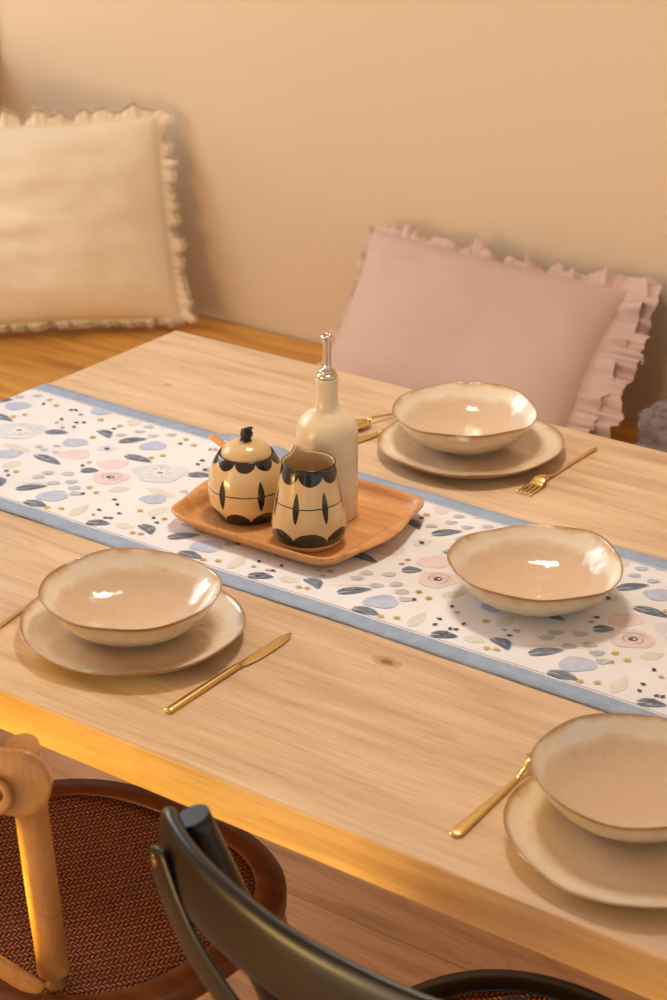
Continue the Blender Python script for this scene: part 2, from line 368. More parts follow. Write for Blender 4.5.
# ------------------------------------------------------------------ table runner
MOTIFS = [("D",0.1428,0.5962,0.1748,0.6141), ("D",0.1912,0.522,0.2487,0.5175), ("D",0.2857,0.5172,0.3078,0.533), ("D",0.255,0.4172,0.2853,0.4517), ("D",0.2942,0.3937,0.3338,0.3975), ("D",0.4102,0.3923,0.4418,0.407), ("D",0.2578,0.6302,0.2863,0.6648), ("D",0.2978,0.598,0.3492,0.5983), ("C",0.202,0.6482,0.2366,0.6341), ("C",0.4746,0.4274,0.5072,0.412), ("B",0.1261,0.5267,0.1798,0.5276), ("B",0.3784,0.3942,0.3737,0.4394), ("B",0.3654,0.4876,0.3847,0.5141), ("B",0.4634,0.4589,0.4685,0.4948), ("B",0.4463,0.411,0.4744,0.4155), ("U",0.1561,0.7106,0.02,0.0), ("U",0.2061,0.5933,0.0192,0.0), ("U",0.159,0.5035,0.0189,0.0), ("U",0.3137,0.4296,0.0222,0.0), ("U",0.3099,0.6485,0.0206,0.0), ("G",0.2535,0.4854,0.0093,0.0), ("G",0.2792,0.4993,0.0092,0.0), ("G",0.2519,0.4667,0.0092,0.0), ("G",0.2838,0.4634,0.0092,0.0), ("G",0.302,0.4808,0.0092,0.0), ("G",0.3198,0.4677,0.0091,0.0), ("G",0.335,0.4532,0.009,0.0), ("G",0.2565,0.7018,0.0083,0.0), ("G",0.2585,0.6788,0.0082,0.0), ("G",0.2433,0.6533,0.0082,0.0), ("G",0.2785,0.7175,0.0083,0.0), ("G",0.2847,0.6781,0.0082,0.0), ("G",0.3052,0.6975,0.0082,0.0), ("G",0.1761,0.5483,0.0059,0.0), ("G",0.19,0.5442,0.0059,0.0), ("G",0.195,0.5665,0.0059,0.0), ("G",0.2095,0.5489,0.0058,0.0), ("E",0.226,0.7048,0.0098,0.0), ("M",0.1786,0.681,0.0052,0.0), ("M",0.2146,0.6232,0.0051,0.0), ("M",0.3368,0.4799,0.0048,0.0), ("M",0.3564,0.4727,0.0047,0.0), ("M",0.3359,0.3961,0.0047,0.0), ("M",0.3538,0.4048,0.0046,0.0), ("M",0.2183,0.6794,0.0051,0.0), ("M",0.3346,0.6946,0.005,0.0), ("M",0.359,0.6836,0.005,0.0), ("M",0.3371,0.6123,0.0049,0.0), ("M",0.3464,0.6282,0.0049,0.0), ("M",0.4459,0.4625,0.0046,0.0), ("M",0.4895,0.4616,0.0046,0.0), ("M",0.4837,0.4028,0.0045,0.0), ("M",0.4944,0.4066,0.0045,0.0), ("P",0.2372,0.5594,0.0189,0.0), ("P",0.3059,0.5629,0.0187,0.0), ("R",0.3373,0.5233,0.0198,0.0), ("F",0.3833,0.5781,0.0384,0.0), ("O",0.26,0.6035,0.0044,0.0), ("T",0.128,0.6487,0.004,0.0), ("T",0.1312,0.6344,0.0039,0.0), ("T",0.1386,0.6796,0.004,0.0), ("T",0.1556,0.6518,0.0039,0.0), ("T",0.152,0.6248,0.0039,0.0), ("T",0.1648,0.6364,0.0039,0.0), ("T",0.1647,0.6584,0.0039,0.0), ("T",0.1208,0.6879,0.004,0.0), ("T",0.2626,0.601,0.0038,0.0), ("T",0.2754,0.5336,0.0037,0.0), ("T",0.275,0.5481,0.0038,0.0), ("T",0.3439,0.4588,0.0036,0.0), ("T",0.3975,0.4332,0.0035,0.0), ("T",0.4013,0.4173,0.0035,0.0), ("T",0.4222,0.419,0.0035,0.0), ("T",0.4239,0.4072,0.0035,0.0), ("T",0.4238,0.3974,0.0035,0.0), ("T",0.3385,0.6768,0.0038,0.0), ("T",0.3901,0.6841,0.0038,0.0), ("T",0.218,0.6665,0.0039,0.0), ("T",0.4063,0.4609,0.0036,0.0), ("T",0.3921,0.4708,0.0036,0.0), ("T",0.4286,0.4218,0.0035,0.0), ("T",0.4286,0.4396,0.0035,0.0), ("T",0.4888,0.4463,0.0035,0.0), ("T",0.4758,0.4555,0.0035,0.0)]
RY0, RY1, RX0, RX1 = 0.357, 0.745, 0.0, TL
def rz(x, y):
    z = 0.0022 + 0.0013 * noise.noise(Vector((x * 5, y * 9, 3.1))) + 0.0009 * noise.noise(Vector((x * 16, y * 4, 7)))
    # a small ruck at the far border left of the tray
    z += 0.007 * math.exp(-((x - 0.395) / 0.022) ** 2 - ((y - 0.735) / 0.045) ** 2)
    z += 0.006 * math.exp(-((x - 0.47) / 0.018) ** 2 - ((y - 0.745) / 0.05) ** 2)
    for (cx, cy, rx, ry) in ((0.642, 0.56, 0.20, 0.155), (1.015, 0.565, 0.1, 0.1)):
        d = ((x - cx) / rx) ** 2 + ((y - cy) / ry) ** 2
        if d < 1.6: z = 0.0018 + (z - 0.0018) * max(0, min(1, (d - 1) / 0.6))
    return TZ + max(0.0016, z)
def redge(x, y):
    k = (y - RY0) / (RY1 - RY0)
    return y + (k - 0.5) * 0.004 * noise.noise(Vector((x * 6, 1.5, 0))) * 2 + 0.0018 * noise.noise(Vector((x * 9, k, 5)))
def rpoint(x, y, dz=0.0):
    yy = redge(x, y)
    if x < RX0 + 0.0:
        s = min((RX0 - x), 10); return (RX0 - 0.0025 - min(s, .006) * 0.3 - dz, yy, TZ + 0.0016 - s + 0.001)
    if x > RX1:
        s = x - RX1; return (RX1 + 0.0025 + dz, yy, TZ + 0.0016 - s)
    return (x, yy, rz(x, yy) + dz)
run = MB()
bw = 0.028
ys = [RY0, RY0 + bw * .5, RY0 + bw] + [RY0 + bw + 0.0022] + [RY0 + bw + 0.0022 + (RY1 - RY0 - 2 * bw - 0.0044) * k / 22 for k in range(1, 23)] + [RY1 - bw, RY1 - bw * .5, RY1]
xs = [-0.2 + 0.01 * k for k in range(20)] + [0.01 * k for k in range(0, int(TL * 100) + 1)] + [TL + 0.01 * k for k in range(1, 20)]
vs = [rpoint(x, y) for x in xs for y in ys]; ny = len(ys)
fs = []; ms = []
for i in range(len(xs) - 1):
    for j in range(ny - 1):
        fs.append((i * ny + j, (i + 1) * ny + j, (i + 1) * ny + j + 1, i * ny + j + 1))
        ms.append(1 if (j < 2 or j >= ny - 3) else 0)
s0 = 0; run.add(vs, fs, 0); run.m[:] = ms
# thickness skirt along both long edges
for j in (0, ny - 1):
    base = len(run.v)
    run.add([(v[0], v[1] + (-0.0004 if j == 0 else 0.0004), v[2] - 0.0015) for v in [vs[i * ny + j] for i in range(len(xs))]], [], 1)
    for i in range(len(xs) - 1):
        run.f.append((i * ny + j, (i + 1) * ny + j, base + i + 1, base + i)); run.m.append(1)
rnd = random.Random(5)
YA, YB = RY0 + bw + 0.004, RY1 - bw - 0.004
def poly(pts, mi, lay):
    """printed shape as a fan lying in the cloth, clipped to the white field"""
    pts = [(p[0], min(max(p[1], YA), YB)) for p in pts]
    cx = sum(p[0] for p in pts) / len(pts); cy = sum(p[1] for p in pts) / len(pts)
    if max(p[1] for p in pts) - min(p[1] for p in pts) < 0.0012: return
    dz = 0.00022 + lay * 0.00012
    n = len(pts); vs = [rpoint(cx, cy, dz)] + [rpoint(cx + (p[0] - cx) * .5, cy + (p[1] - cy) * .5, dz) for p in pts] + [rpoint(p[0], p[1], dz) for p in pts]
    fs = []
    for k in range(n):
        l = (k + 1) % n; fs.append((0, 1 + k, 1 + l)); fs.append((1 + k, 1 + n + k, 1 + n + l, 1 + l))
    run.add(vs, fs, mi)
HD = Vector((0.81, 0.584))      # blobs are a little wider across the cloth diagonal
def blob(x, y, r, mi, lay, asp=0.82, wob=0.08, n=18, rot=None):
    d = HD if rot is None else Vector((math.cos(rot), math.sin(rot))); e = Vector((-d.y, d.x)); ph = rnd.random() * 9
    poly([(x + (d.x * math.cos(a) + e.x * asp * math.sin(a)) * q, y + (d.y * math.cos(a) + e.y * asp * math.sin(a)) * q)
          for a, q in [(2 * PI * k / n, r * (1 + wob * math.sin(3 * 2 * PI * k / n + ph) + wob * .6 * math.sin(5 * 2 * PI * k / n + 2 * ph))) for k in range(n)]], mi, lay)
def ringp(x, y, r, w, mi, lay, a0, a1):
    n = 14; o = []; i_ = []
    for k in range(n + 1):
        a = a0 + (a1 - a0) * k / n; q = w * math.sin(PI * k / n)
        for lst, rr in ((o, r + q / 2), (i_, r - q / 2)): lst.append((x + rr * math.cos(a), y + rr * .85 * math.sin(a)))
    dz = 0.00022 + lay * 0.00012; b = len(run.v); vs = []
    for p, q in zip(o, i_): vs += [rpoint(p[0], min(max(p[1], YA), YB), dz), rpoint(q[0], min(max(q[1], YA), YB), dz)]
    run.add(vs, [(2 * k, 2 * k + 1, 2 * k + 3, 2 * k + 2) for k in range(n)], mi)
def leaf(x0, y0, x1, y1, wid, mi, lay, split=False, bend=0.0):
    a = Vector((x0, y0)); b_ = Vector((x1, y1)); d = b_ - a; L = d.length; e = Vector((-d.y, d.x)) / L; n = 12
    for s in ((1, -1) if split else (0,)):
        up = []; lo = []
        for k in range(n + 1):
            u = k / n; w = wid * (math.sin(PI * u ** 0.8)) ** 0.9; c = a + d * u + e * bend * math.sin(PI * u)
            gap = 0.0019 * (1 - 0.75 * u) if split else 0
            if s == 1: up.append(c + e * (w + gap)); lo.append(c + e * gap)
            elif s == -1: up.append(c - e * gap); lo.append(c - e * (w * .9 + gap))
            else: up.append(c + e * w); lo.append(c - e * w)
        poly([tuple(p) for p in up] + [tuple(p) for p in lo[::-1]], mi, lay)
PER = 0.276
for rep in range(-2, 8):
    ox = rep * PER
    for mt in MOTIFS:
        k, a, b2, c2, d2 = mt
        x = a + ox
        if x < -0.19 or x > TL + 0.17: continue
        if k == 'D': leaf(x, b2, c2 + ox, d2, 0.0082, 2, 6, True, 0.002)
        elif k == 'C': leaf(x, b2, c2 + ox, d2, 0.0080, 2, 6, True, 0.006)
        elif k == 'B': leaf(x, b2, c2 + ox, d2, 0.009, 5, 1)
        elif k == 'U': blob(x, b2, c2, 3, 3)
        elif k == 'G': blob(x, b2, c2, 4, 4, 0.7)
        elif k == 'E': blob(x, b2, c2 * 1.15, 5, 2, 1.25)
        elif k == 'M':
            for q in range(5): blob(x + c2 * .55 * math.cos(q * 1.257), b2 + c2 * .55 * math.sin(q * 1.257), c2 * .5, 6, 7, 0.8, n=7)
        elif k == 'T':
            r = rnd.random() * 6; c2 *= 1.35; leaf(x - c2 * .8 * math.cos(r), b2 - c2 * .8 * math.sin(r), x + c2 * .9 * math.cos(r), b2 + c2 * .9 * math.sin(r), c2 * .55, 8 if rnd.random() < .75 else 10, 7)
        elif k == 'P': blob(x, b2, c2 * 1.2, 7, 1)
        elif k == 'R':
            blob(x, b2, c2 * 1.35, 7, 2, 0.85)
            for q, (rr, s) in enumerate(((0.9, .3), (0.62, 2.2), (0.62, 5.0), (0.38, 0.8))): ringp(x, b2, c2 * rr, 0.0016, 10, 5, s, s + 2.6)
            blob(x, b2, 0.0058, 8, 6, 0.8); blob(x + 0.0015, b2 + .0006, 0.0022, 0, 7)
        elif k == 'F':
            blob(x, b2, c2, 9, 2, 0.82, 0.1, 30); blob(x, b2, c2 * .45, 0, 3, 0.8, 0.14); blob(x, b2, 0.0052, 6, 4, .6); blob(x + .001, b2, 0.0030, 8, 5, .5)
            for q in range(9): aa = q * .698; leaf(x + .008 * math.cos(aa), b2 + .008 * math.sin(aa), x + .022 * math.cos(aa), b2 + .020 * math.sin(aa), .0010, 4, 4)
        elif k == 'O': blob(x, b2, c2 * 3.2, 9, 1); blob(x, b2, c2 * .8, 8, 5)
    # thin stems
    for (sx, sy, ex, ey) in ((.235, .43, .30, .475), (.30, .475, .335, .45), (.12, .66, .17, .60), (.34, .61, .357, .585)):
        leaf(sx + ox, sy, ex + ox, ey, 0.0007, 5, 2)
# printed seam line beside both blue borders
for yy in (RY0 + bw + 0.0030, RY1 - bw - 0.0030):
    vs = []; 
    for x in xs: vs += [rpoint(x, yy - .00035, .0003), rpoint(x, yy + .00035, .0003)]
    run.add(vs, [(2 * k, 2 * k + 1, 2 * k + 3, 2 * k + 2) for k in range(len(xs) - 1)], 8)
o = run.build('table_runner', RM, fixn=False)
for pl in o.data.polygons:
    if pl.material_index >= 2: pl.use_smooth = False
tag(o, 'white floral cotton table runner with light blue borders lying along the table', 'table runner')
# ------------------------------------------------------------------ crockery
def rimt(prof, ir):
    L = [0]
    for i in range(1, len(prof)): L.append(L[-1] + math.hypot(prof[i][0] - prof[i-1][0], prof[i][1] - prof[i-1][1]))
    return [0.5 * l / L[ir] if k <= ir else 0.5 + 0.5 * (l - L[ir]) / (L[-1] - L[ir]) for k, l in enumerate(L)]
def dish(name, outer, inner, H, loc, seed, label, cat, group, amp=1.0, rot=0.0):
    po = smoothprof(outer, 4); pi_ = smoothprof(inner, 4); prof = po + pi_[1:]; ir = len(po) - 1
    r_ = random.Random(seed); ph = [r_.random() * 2 * PI for _ in range(8)]
    def fn(r, z, a, i):
        k = 1 + amp * (0.016 * math.sin(2 * a + ph[0]) + 0.010 * math.sin(3 * a + ph[1]) + 0.006 * math.sin(5 * a + ph[2])) * min(1, r / 0.07)
        w = max(0, z / H) ** 1.5
        return r * k, z + amp * w * (0.0026 * math.sin(2 * a + ph[3]) + 0.0018 * math.sin(3 * a + ph[4]) + 0.0009 * math.sin(7 * a + ph[5]))
    mb = MB(); lathe(mb, prof, 112, 0, fn); ts = rimt(prof, ir)
    n = 112; mb.t = [max(1e-6, ts[k // n]) for k in range(len(prof) * n)]
    mb.f.append(tuple((len(prof) - 1) * n + k for k in range(n))); mb.m.append(0)
    o = mb.build(name, M_glaze); o.location = loc; o.rotation_euler.z = rot
    return tag(o, label, cat, group)
B_out = [(0.002, 0.0025), (0.038, 0.0025), (0.041, 0.0), (0.047, 0.0), (0.050, 0.004), (0.066, 0.009), (0.086, 0.022), (0.099, 0.038), (0.1055, 0.050), (0.1075, 0.0535)]
B_in = [(0.1075, 0.0535), (0.1048, 0.0525), (0.0995, 0.043), (0.090, 0.031), (0.075, 0.0185), (0.055, 0.0105), (0.030, 0.0075), (0.001, 0.007)]
P_out = [(0.002, 0.002), (0.070, 0.002), (0.074, 0.0), (0.080, 0.0), (0.084, 0.003), (0.115, 0.0090), (0.130, 0.0155), (0.1345, 0.0195), (0.1350, 0.0208)]
P_in = [(0.1350, 0.0208), (0.1325, 0.0205), (0.127, 0.0165), (0.112, 0.0110), (0.095, 0.0078), (0.080, 0.0064), (0.040, 0.0060), (0.001, 0.006)]
G_b, G_p = 'organic rimmed bowls', 'organic rimmed plates'
dish('dinner_plate', P_out, P_in, 0.021, (0.672, 0.191, TZ + 0.0003), 11, 'beige glazed dinner plate at the near edge, beside the long gold knife', 'plate', G_p, 1.0, 0.4)
dish('dinner_plate', P_out, P_in, 0.021, (0.701, 0.902, TZ + 0.0003), 12, 'beige glazed dinner plate at the far table edge, in front of the pink cushion', 'plate', G_p, 1.0, 1.9)
dish('dinner_plate', P_out, P_in, 0.021, (1.372, 0.152, TZ + 0.0003), 15, 'beige glazed dinner plate at the lower right, cut by the picture edge', 'plate', G_p, 1.0, 3.0)
dish('soup_bowl', B_out, B_in, 0.0535, (0.668, 0.194, TZ + 0.0069), 21, 'beige bowl with brown rim standing on the near left plate', 'bowl', G_b, 0.9, 0.3)
dish('soup_bowl', B_out, B_in, 0.0535, (0.682, 0.915, TZ + 0.0069), 22, 'beige bowl with brown rim standing on the far plate', 'bowl', G_b, 0.9, 1.3)
dish('soup_bowl', B_out, B_in, 0.0535, (1.345, 0.188, TZ + 0.0069), 24, 'beige bowl with brown rim standing on the lower right plate', 'bowl', G_b, 0.9, 2.2)
dish('soup_bowl', B_out, B_in, 0.0535, (1.016, 0.545, TZ + 0.0036), 27, 'empty beige bowl with brown rim standing alone on the floral runner', 'bowl', G_b, 1.15, 0.9)

# ------------------------------------------------------------------ serving tray
TX, TY = 0.642, 0.560
def tray_ring(hx, hy, rad, z, bump=0.0, dz=0.0, n=160):
    """rounded rectangle with an outward swelling at both short ends"""
    out = []
    for k in range(n):
        a = 2 * PI * k / n; c_, s_ = math.cos(a), math.sin(a); p = 8.0
        q = (abs(c_ / hx) ** p + abs(s_ / hy) ** p) ** (-1 / p); x, y = q * c_, q * s_
        w = 0.0
        if abs(c_) > 0.5:
            yy = y + (0.008 if c_ > 0 else -0.008)
            w = max(0.0, 1 - (yy / 0.086) ** 2) ** 1.5 * min(1, (abs(c_) - 0.5) / 0.2)
        x += (1 if c_ > 0 else -1) * bump * w
        out.append((x, y, z + dz * w))
    return out
tr = MB()
R_ = [tray_ring(hx, hy, .03, z, bp, dz) for hx, hy, z, bp, dz in (
    (0.10, 0.078, 0.0, 0, 0), (0.118, 0.096, 0.0, 0, 0), (0.125, 0.105, 0.004, .002, 0), (0.132, 0.113, 0.011, .008, .001), (0.1378, 0.1195, 0.019, .015, .0), (0.1396, 0.1215, 0.0225, .017, -.001),
    (0.1393, 0.1212, 0.0248, .0165, -.002), (0.1368, 0.1185, 0.0252, .010, -.001), (0.134, 0.1155, 0.0225, .001, .001), (0.1315, 0.1125, 0.0165, -.001, .002), (0.128, 0.109, 0.0105, 0, .001), (0.126, 0.104, 0.0078, 0, 0), (0.118, 0.096, 0.0068, 0, 0), (0.09, 0.07, 0.0066, 0, 0), (0.03, 0.02, 0.0066, 0, 0))]
tr.sweep(R_)
o = tr.build('serving_tray', M_tray); o.location = (TX, TY, TZ + 0.0022); o.rotation_euler.z = 0.0
tag(o, 'rounded rectangular wooden serving tray with a lip handle at each short end', 'tray')
FZ = TZ + 0.0022 + 0.0067
JUGP = (0.6983, 0.5083, FZ); SUGP = (0.5787, 0.5305, FZ)

# ------------------------------------------------------------------ oil bottle
CA = math.radians(-54.5)      # the side of the pots that faces the room
ob = empty('oil_bottle', (0.6660, 0.5938, FZ), label='tall cream stoneware oil bottle with a metal pouring spout on the tray', cat='bottle')
mb = MB(); lathe(mb, smoothprof([(0.002, 0.002), (0.034, 0.002), (0.0385, 0.0), (0.0405, 0.003), (0.0412, 0.02), (0.0412, 0.06), (0.0412, 0.098)], 4) + [(0.0408, 0.1), (0.0414, 0.102), (0.0408, 0.104), (0.0414, 0.106), (0.0408, 0.108)] +
       smoothprof([(0.0412, 0.113), (0.0408, 0.124), (0.0365, 0.1365), (0.0265, 0.1465), (0.0185, 0.153), (0.0152, 0.162), (0.0143, 0.180), (0.0150, 0.189), (0.0152, 0.193), (0.0143, 0.1955), (0.011, 0.1955), (0.0095, 0.193), (0.0095, 0.175), (0.001, 0.174)], 5), 72, fn=lambda r, z, a, i: (r, z))
mb.build('bottle_body', M_bottle, ob)
mb = MB(); lathe(mb, [(0.001, 0.176), (0.0092, 0.176), (0.0098, 0.196), (0.001, 0.1965)], 32); st = mb.build('stopper', M_rubber, ob)
sp = MB(); lathe(sp, [(0.001, 0.1955), (0.0135, 0.1955), (0.0142, 0.1975), (0.0140, 0.2000), (0.0125, 0.2015), (0.0100, 0.2020), (0.0105, 0.2035), (0.0112, 0.2050), (0.0100, 0.2065), (0.0068, 0.2080), (0.0057, 0.2095), (0.0056, 0.216), (0.0056, 0.245), (0.0057, 0.248), (0.0070, 0.2500), (0.0078, 0.2520), (0.0074, 0.2545), (0.0058, 0.2552), (0.0042, 0.2545), (0.0036, 0.245), (0.001, 0.244)], 40)
so = sp.build('pouring_spout', M_steel, ob); tag(so, 'shiny metal pouring spout')

# ------------------------------------------------------------------ creamer jug
cj = empty('creamer_jug', JUGP, CA, label='small cream jug with black scallops and an open pouring lip on the tray', cat='jug')
SPA = math.radians(150.5) - CA
def jf(H):
    def fn(r, z, a, i):
        d = (a - SPA + PI) % (2 * PI) - PI
        w = math.exp(-abs(d / 0.20) ** 1.7) * max(0, (z - 0.088) / 0.025) ** 1.6
        return r * (1 + 0.16 * w), z + 0.0080 * w
    return fn
M_jug = pot_mat('jug_glaze', 7, 0.1055, 0.0125, 7, 0.020, 0.012, 7, 0.064, 0.115, 0.021, off1=0.5 / 7 - 5 / 360, off2=0.5 / 7 - 3 / 360 , off3=0.5 / 7 - 30 / 360 - 0.0)
mb = MB(); lathe(mb, smoothprof([(0.002, 0.003), (0.030, 0.003), (0.034, 0.0), (0.038, 0.002), (0.0455, 0.010), (0.0490, 0.020), (0.0485, 0.032), (0.0455, 0.052), (0.0415, 0.074), (0.0375, 0.096), (0.0352, 0.108), (0.0345, 0.113)], 5), 112, fn=jf(0.113))
j1 = mb.build('jug_body', M_jug, cj)
mb = MB(); lathe(mb, smoothprof([(0.0345, 0.113), (0.0335, 0.1142), (0.0320, 0.1125), (0.0325, 0.106), (0.037, 0.085), (0.042, 0.055), (0.044, 0.030), (0.040, 0.012), (0.001, 0.008)], 4), 112, fn=jf(0.113), cap0=False)
j2 = mb.build('jug_lining', M_potin, cj)
mb = MB(); ring = []
for k in range(112):
    a = 2 * PI * k / 112; r, z = jf(.113)(0.0342, 0.1137, a, 0)
    ring.append((r * math.cos(a), r * math.sin(a), z))
secs = []
for k in range(112):
    a = 2 * PI * k / 112; p = Vector(ring[k]); e = Vector((math.cos(a), math.sin(a), 0))
    secs.append([p + e * 0.0012 * math.cos(b) + Vector((0, 0, 0.0009 * math.sin(b))) for b in [2 * PI * q / 8 for q in range(8)]])
mb.sweep(secs, closed=True); tag(mb.build('jug_rim', M_inkglaze, cj), 'black painted rim')

# ------------------------------------------------------------------ sugar bowl
sb = empty('sugar_bowl', SUGP, CA, label='round cream sugar pot with a domed lid and black scallop pattern on the tray', cat='sugar bowl')
M_sug = pot_mat('sugar_glaze', 9, 0.088, 0.011, 8, 0.006, 0.014, 6, 0.045, 0.095, 0.021, off1=0.5 / 9, off2=-9 / 360, off3=0.5 / 6 + 36 / 360, foot=-1)
mb = MB(); lathe(mb, smoothprof([(0.002, 0.003), (0.034, 0.003), (0.038, 0.0), (0.042, 0.003), (0.0485, 0.015), (0.0520, 0.030), (0.0525, 0.043), (0.0502, 0.061), (0.0450, 0.077), (0.0395, 0.087), (0.0375, 0.0895)], 5), 96)
mb.build('pot_body', M_sug, sb)
mb = MB(); lathe(mb, [(0.0375, 0.0895), (0.0367, 0.0900), (0.0358, 0.0892), (0.0355, 0.085), (0.034, 0.0835), (0.001, 0.0835)], 96, cap0=False)
tag(mb.build('pot_rim', M_inkglaze, sb), 'black painted rim'); 
mb = MB(); lathe(mb, [(0.001, 0.0845), (0.0325, 0.0845), (0.0345, 0.0865)] + smoothprof([(0.0345, 0.0880), (0.0325, 0.0935), (0.0270, 0.1005), (0.0180, 0.1055), (0.009, 0.1075), (0.001, 0.108)], 4), 72)
ld = mb.build('lid', M_potin, sb)
kn = MB()     # modelled pine-cone like knob, leaning a little
for q, (zz, r0) in enumerate(((0.1065, .0062), (0.110, .0070), (0.114, .0068), (0.118, .0066), (0.1215, .0062))):
    pass
secs = []
for q in range(13):
    u = q / 12; z = 0.106 + 0.0205 * u; r0 = 0.0078 + 0.0012 * math.sin(PI * u) + (0.0008 if q % 3 == 1 else -0.0003)
    if q == 12: r0 *= 0.72
    secs.append([Vector((r0 * (1 + .14 * math.cos(5 * a + q * .9)) * math.cos(a) + 0.0024 * u, r0 * .85 * (1 + .14 * math.cos(5 * a + q * .9)) * math.sin(a) + 0.0022 * u, z + 0.0022 * u * math.cos(a - 0.6)))
                 for a in [2 * PI * k / 30 for k in range(30)]])
kn.sweep(secs); tag(kn.build('knob', M_inkglaze, ld), 'black ribbed lid knob')

# ------------------------------------------------------------------ wooden spoon behind the sugar pot
ws = MB()
P0 = Vector((0.575, 0.612, FZ + 0.004)); P1 = Vector((0.433, 0.636, TZ + 0.052))
pts = [P0 + (P1 - P0) * (k / 20) for k in range(21)]
ws.tube(pts, [0.010 + 0.006 * math.sin(PI * min(1, k / 5)) if k < 5 else 0.0045 + 0.003 * ((k - 5) / 15) for k in range(21)], 14, ry=[0.0035 if k < 5 else 0.003 for k in range(21)])
o = ws.build('wooden_spoon', M_tray); tag(o, 'wooden spoon whose handle tip peeks out behind the sugar pot', 'spoon')

# ------------------------------------------------------------------ cutlery
def blade_mesh(mb, secs_spec, th, zf):
    """secs_spec: (s, left, right, halfthick, z)"""
    secs = []
    for (s, l, r, h, z) in secs_spec:
        w = (r - l) / 2; c_ = (l + r) / 2; secs.append([(c_ + w * math.cos(a), s, z + h * (abs(math.sin(a)) ** .8) * (1 if math.sin(a) >= 0 else -1)) for a in [2 * PI * k / 16 for k in range(16)]])
    mb.sweep(secs)
def interp(tab, s):
    for i in range(len(tab) - 1):
        if s <= tab[i + 1][0]:
            u = (s - tab[i][0]) / (tab[i + 1][0] - tab[i][0]); u = u * u * (3 - 2 * u)
            return [a + (b_ - a) * u for a, b_ in zip(tab[i], tab[i + 1])]
    return list(tab[-1])
def knife(loc, rz_, label):
    root = empty('table_knife', loc, rz_, label=label, cat='knife', group='gold knives')
    mb = MB(); tab = [(0, -.0035, .0035, .0012, .003), (.003, -.0052, .0052, .0026, .003), (.06, -.0048, .0048, .003, .0032), (.122, -.0042, .0042, .0030, .0034), (.132, -.0045, .0045, .0018, .0026)]
    blade_mesh(mb, [interp(tab, .132 * k / 24) for k in range(25)], 0, 0); mb.build('handle', M_gold, root)
    mb = MB(); tab = [(.130, -.0045, .0045, .0018, .0026), (.140, -.0050, .0075, .0010, .0018), (.160, -.0055, .0100, .0008, .0015), (.200, -.0055, .0100, .0007, .0013), (.218, -.0050, .0075, .0006, .0012), (.228, -.0030, .0025, .0005, .0011), (.231, -.0012, .0002, .0004, .0010)]
    blade_mesh(mb, [interp(tab, .130 + .101 * k / 30) for k in range(31)], 0, 0); mb.build('blade', M_gold, root)
    return root
def fork(loc, rz_, label, hw=0.0062):
    root = empty('table_fork', loc, rz_, label=label, cat='fork', group='gold forks')
    zc = lambda s: 0.0022 + 0.010 * math.exp(-((s - 0.156) / 0.017) ** 2) + (0.005 * max(0, (s - 0.185) / 0.03) ** 2)
    mb = MB(); tab = [(0, -hw * .55, hw * .55, .0008, 0), (.004, -hw * .95, hw * .95, .0014, 0), (.010, -hw, hw, .0015, 0), (.07, -hw * .72, hw * .72, .0013, 0), (.130, -.0027, .0027, .0017, 0), (.150, -.0027, .0027, .0019, 0)]
    sp_ = []
    for k in range(31):
        s = .150 * k / 30; t = interp(tab, s); t[4] = zc(s); sp_.append(t)
    blade_mesh(mb, sp_, 0, 0); mb.build('handle', M_gold, root)
    mb = MB(); tab = [(.148, -.0028, .0028, .0019, 0), (.156, -.0056, .0056, .0013, 0), (.165, -.0104, .0104, .0010, 0), (.174, -.0118, .0118, .0009, 0), (.176, -.0117, .0117, .0008, 0)]
    sp_ = []
    for k in range(13):
        s = .148 + .028 * k / 12; t = interp(tab, s); t[4] = zc(s); sp_.append(t)
    blade_mesh(mb, sp_, 0, 0)
    for q in range(4):
        xc = -.0100 + q * .00667; sp_ = []
        for k in range(11):
            u = k / 10; s = .174 + .034 * u; w = .0019 * (1 - .45 * u ** 2); x_ = xc * (1 - .06 * u); sp_.append((s, x_ - w, x_ + w, .0008, zc(s)))
        blade_mesh(mb, sp_, 0, 0)
    mb.build('fork_head', M_gold, root); return root
knife((0.8245, 0.071, TZ + .0004), 0.005, 'gold knife with blade pointing away, lying right of the near left plate')
fork((0.5295, 0.098, TZ + .0004), 0.16, 'gold fork at the left picture edge, mostly hidden by the near left plate', 0.0040)
fork((1.2135, 0.052, TZ + .0004), 0.02, 'gold fork with flat wide handle lying left of the lower right plate', 0.0072)
fork((0.843, 1.022, TZ + .0004), PI - 0.01, 'gold fork with tines towards the runner, lying right of the far plate', 0.0034)
knife((0.582, 1.012, TZ + .0004), PI - 0.22, 'gold knife partly under the far plate, its blade beside the oil bottle')
sn = empty('table_spoon', (0.552, 1.035, TZ + .0004), PI - 0.26, label='slim gold spoon beside the far knife, behind the oil bottle', cat='spoon')
mb = MB(); tab = [(0, -.003, .003, .001, .0025), (.01, -.0042, .0042, .0018, .0025), (.09, -.0026, .0026, .0017, .006), (.125, -.0026, .0026, .0017, .010), (.135, -.004, .004, .0015, .008)]
blade_mesh(mb, [interp(tab, .135 * k / 24) for k in range(25)], 0, 0); mb.build('handle', M_gold, sn)
mb = MB()
for sgn in (1,):
    n_, m_ = 24, 8; vs = [(0, 0.160, .0012)]
    for i in range(1, m_ + 1):
        u = i / m_
        for k in range(n_):
            a = 2 * PI * k / n_; vs.append((u * .0165 * math.cos(a) * (1 - .12 * math.sin(a)), .160 + u * .0265 * math.sin(a), .0012 + .0062 * u ** 2))
    fs = [(0, 1 + k, 1 + (k + 1) % n_) for k in range(n_)]
    for i in range(m_ - 1):
        for k in range(n_): l = (k + 1) % n_; fs.append((1 + i * n_ + k, 1 + i * n_ + l, 1 + (i + 1) * n_ + l, 1 + (i + 1) * n_ + k))
    mb.add(vs, fs)
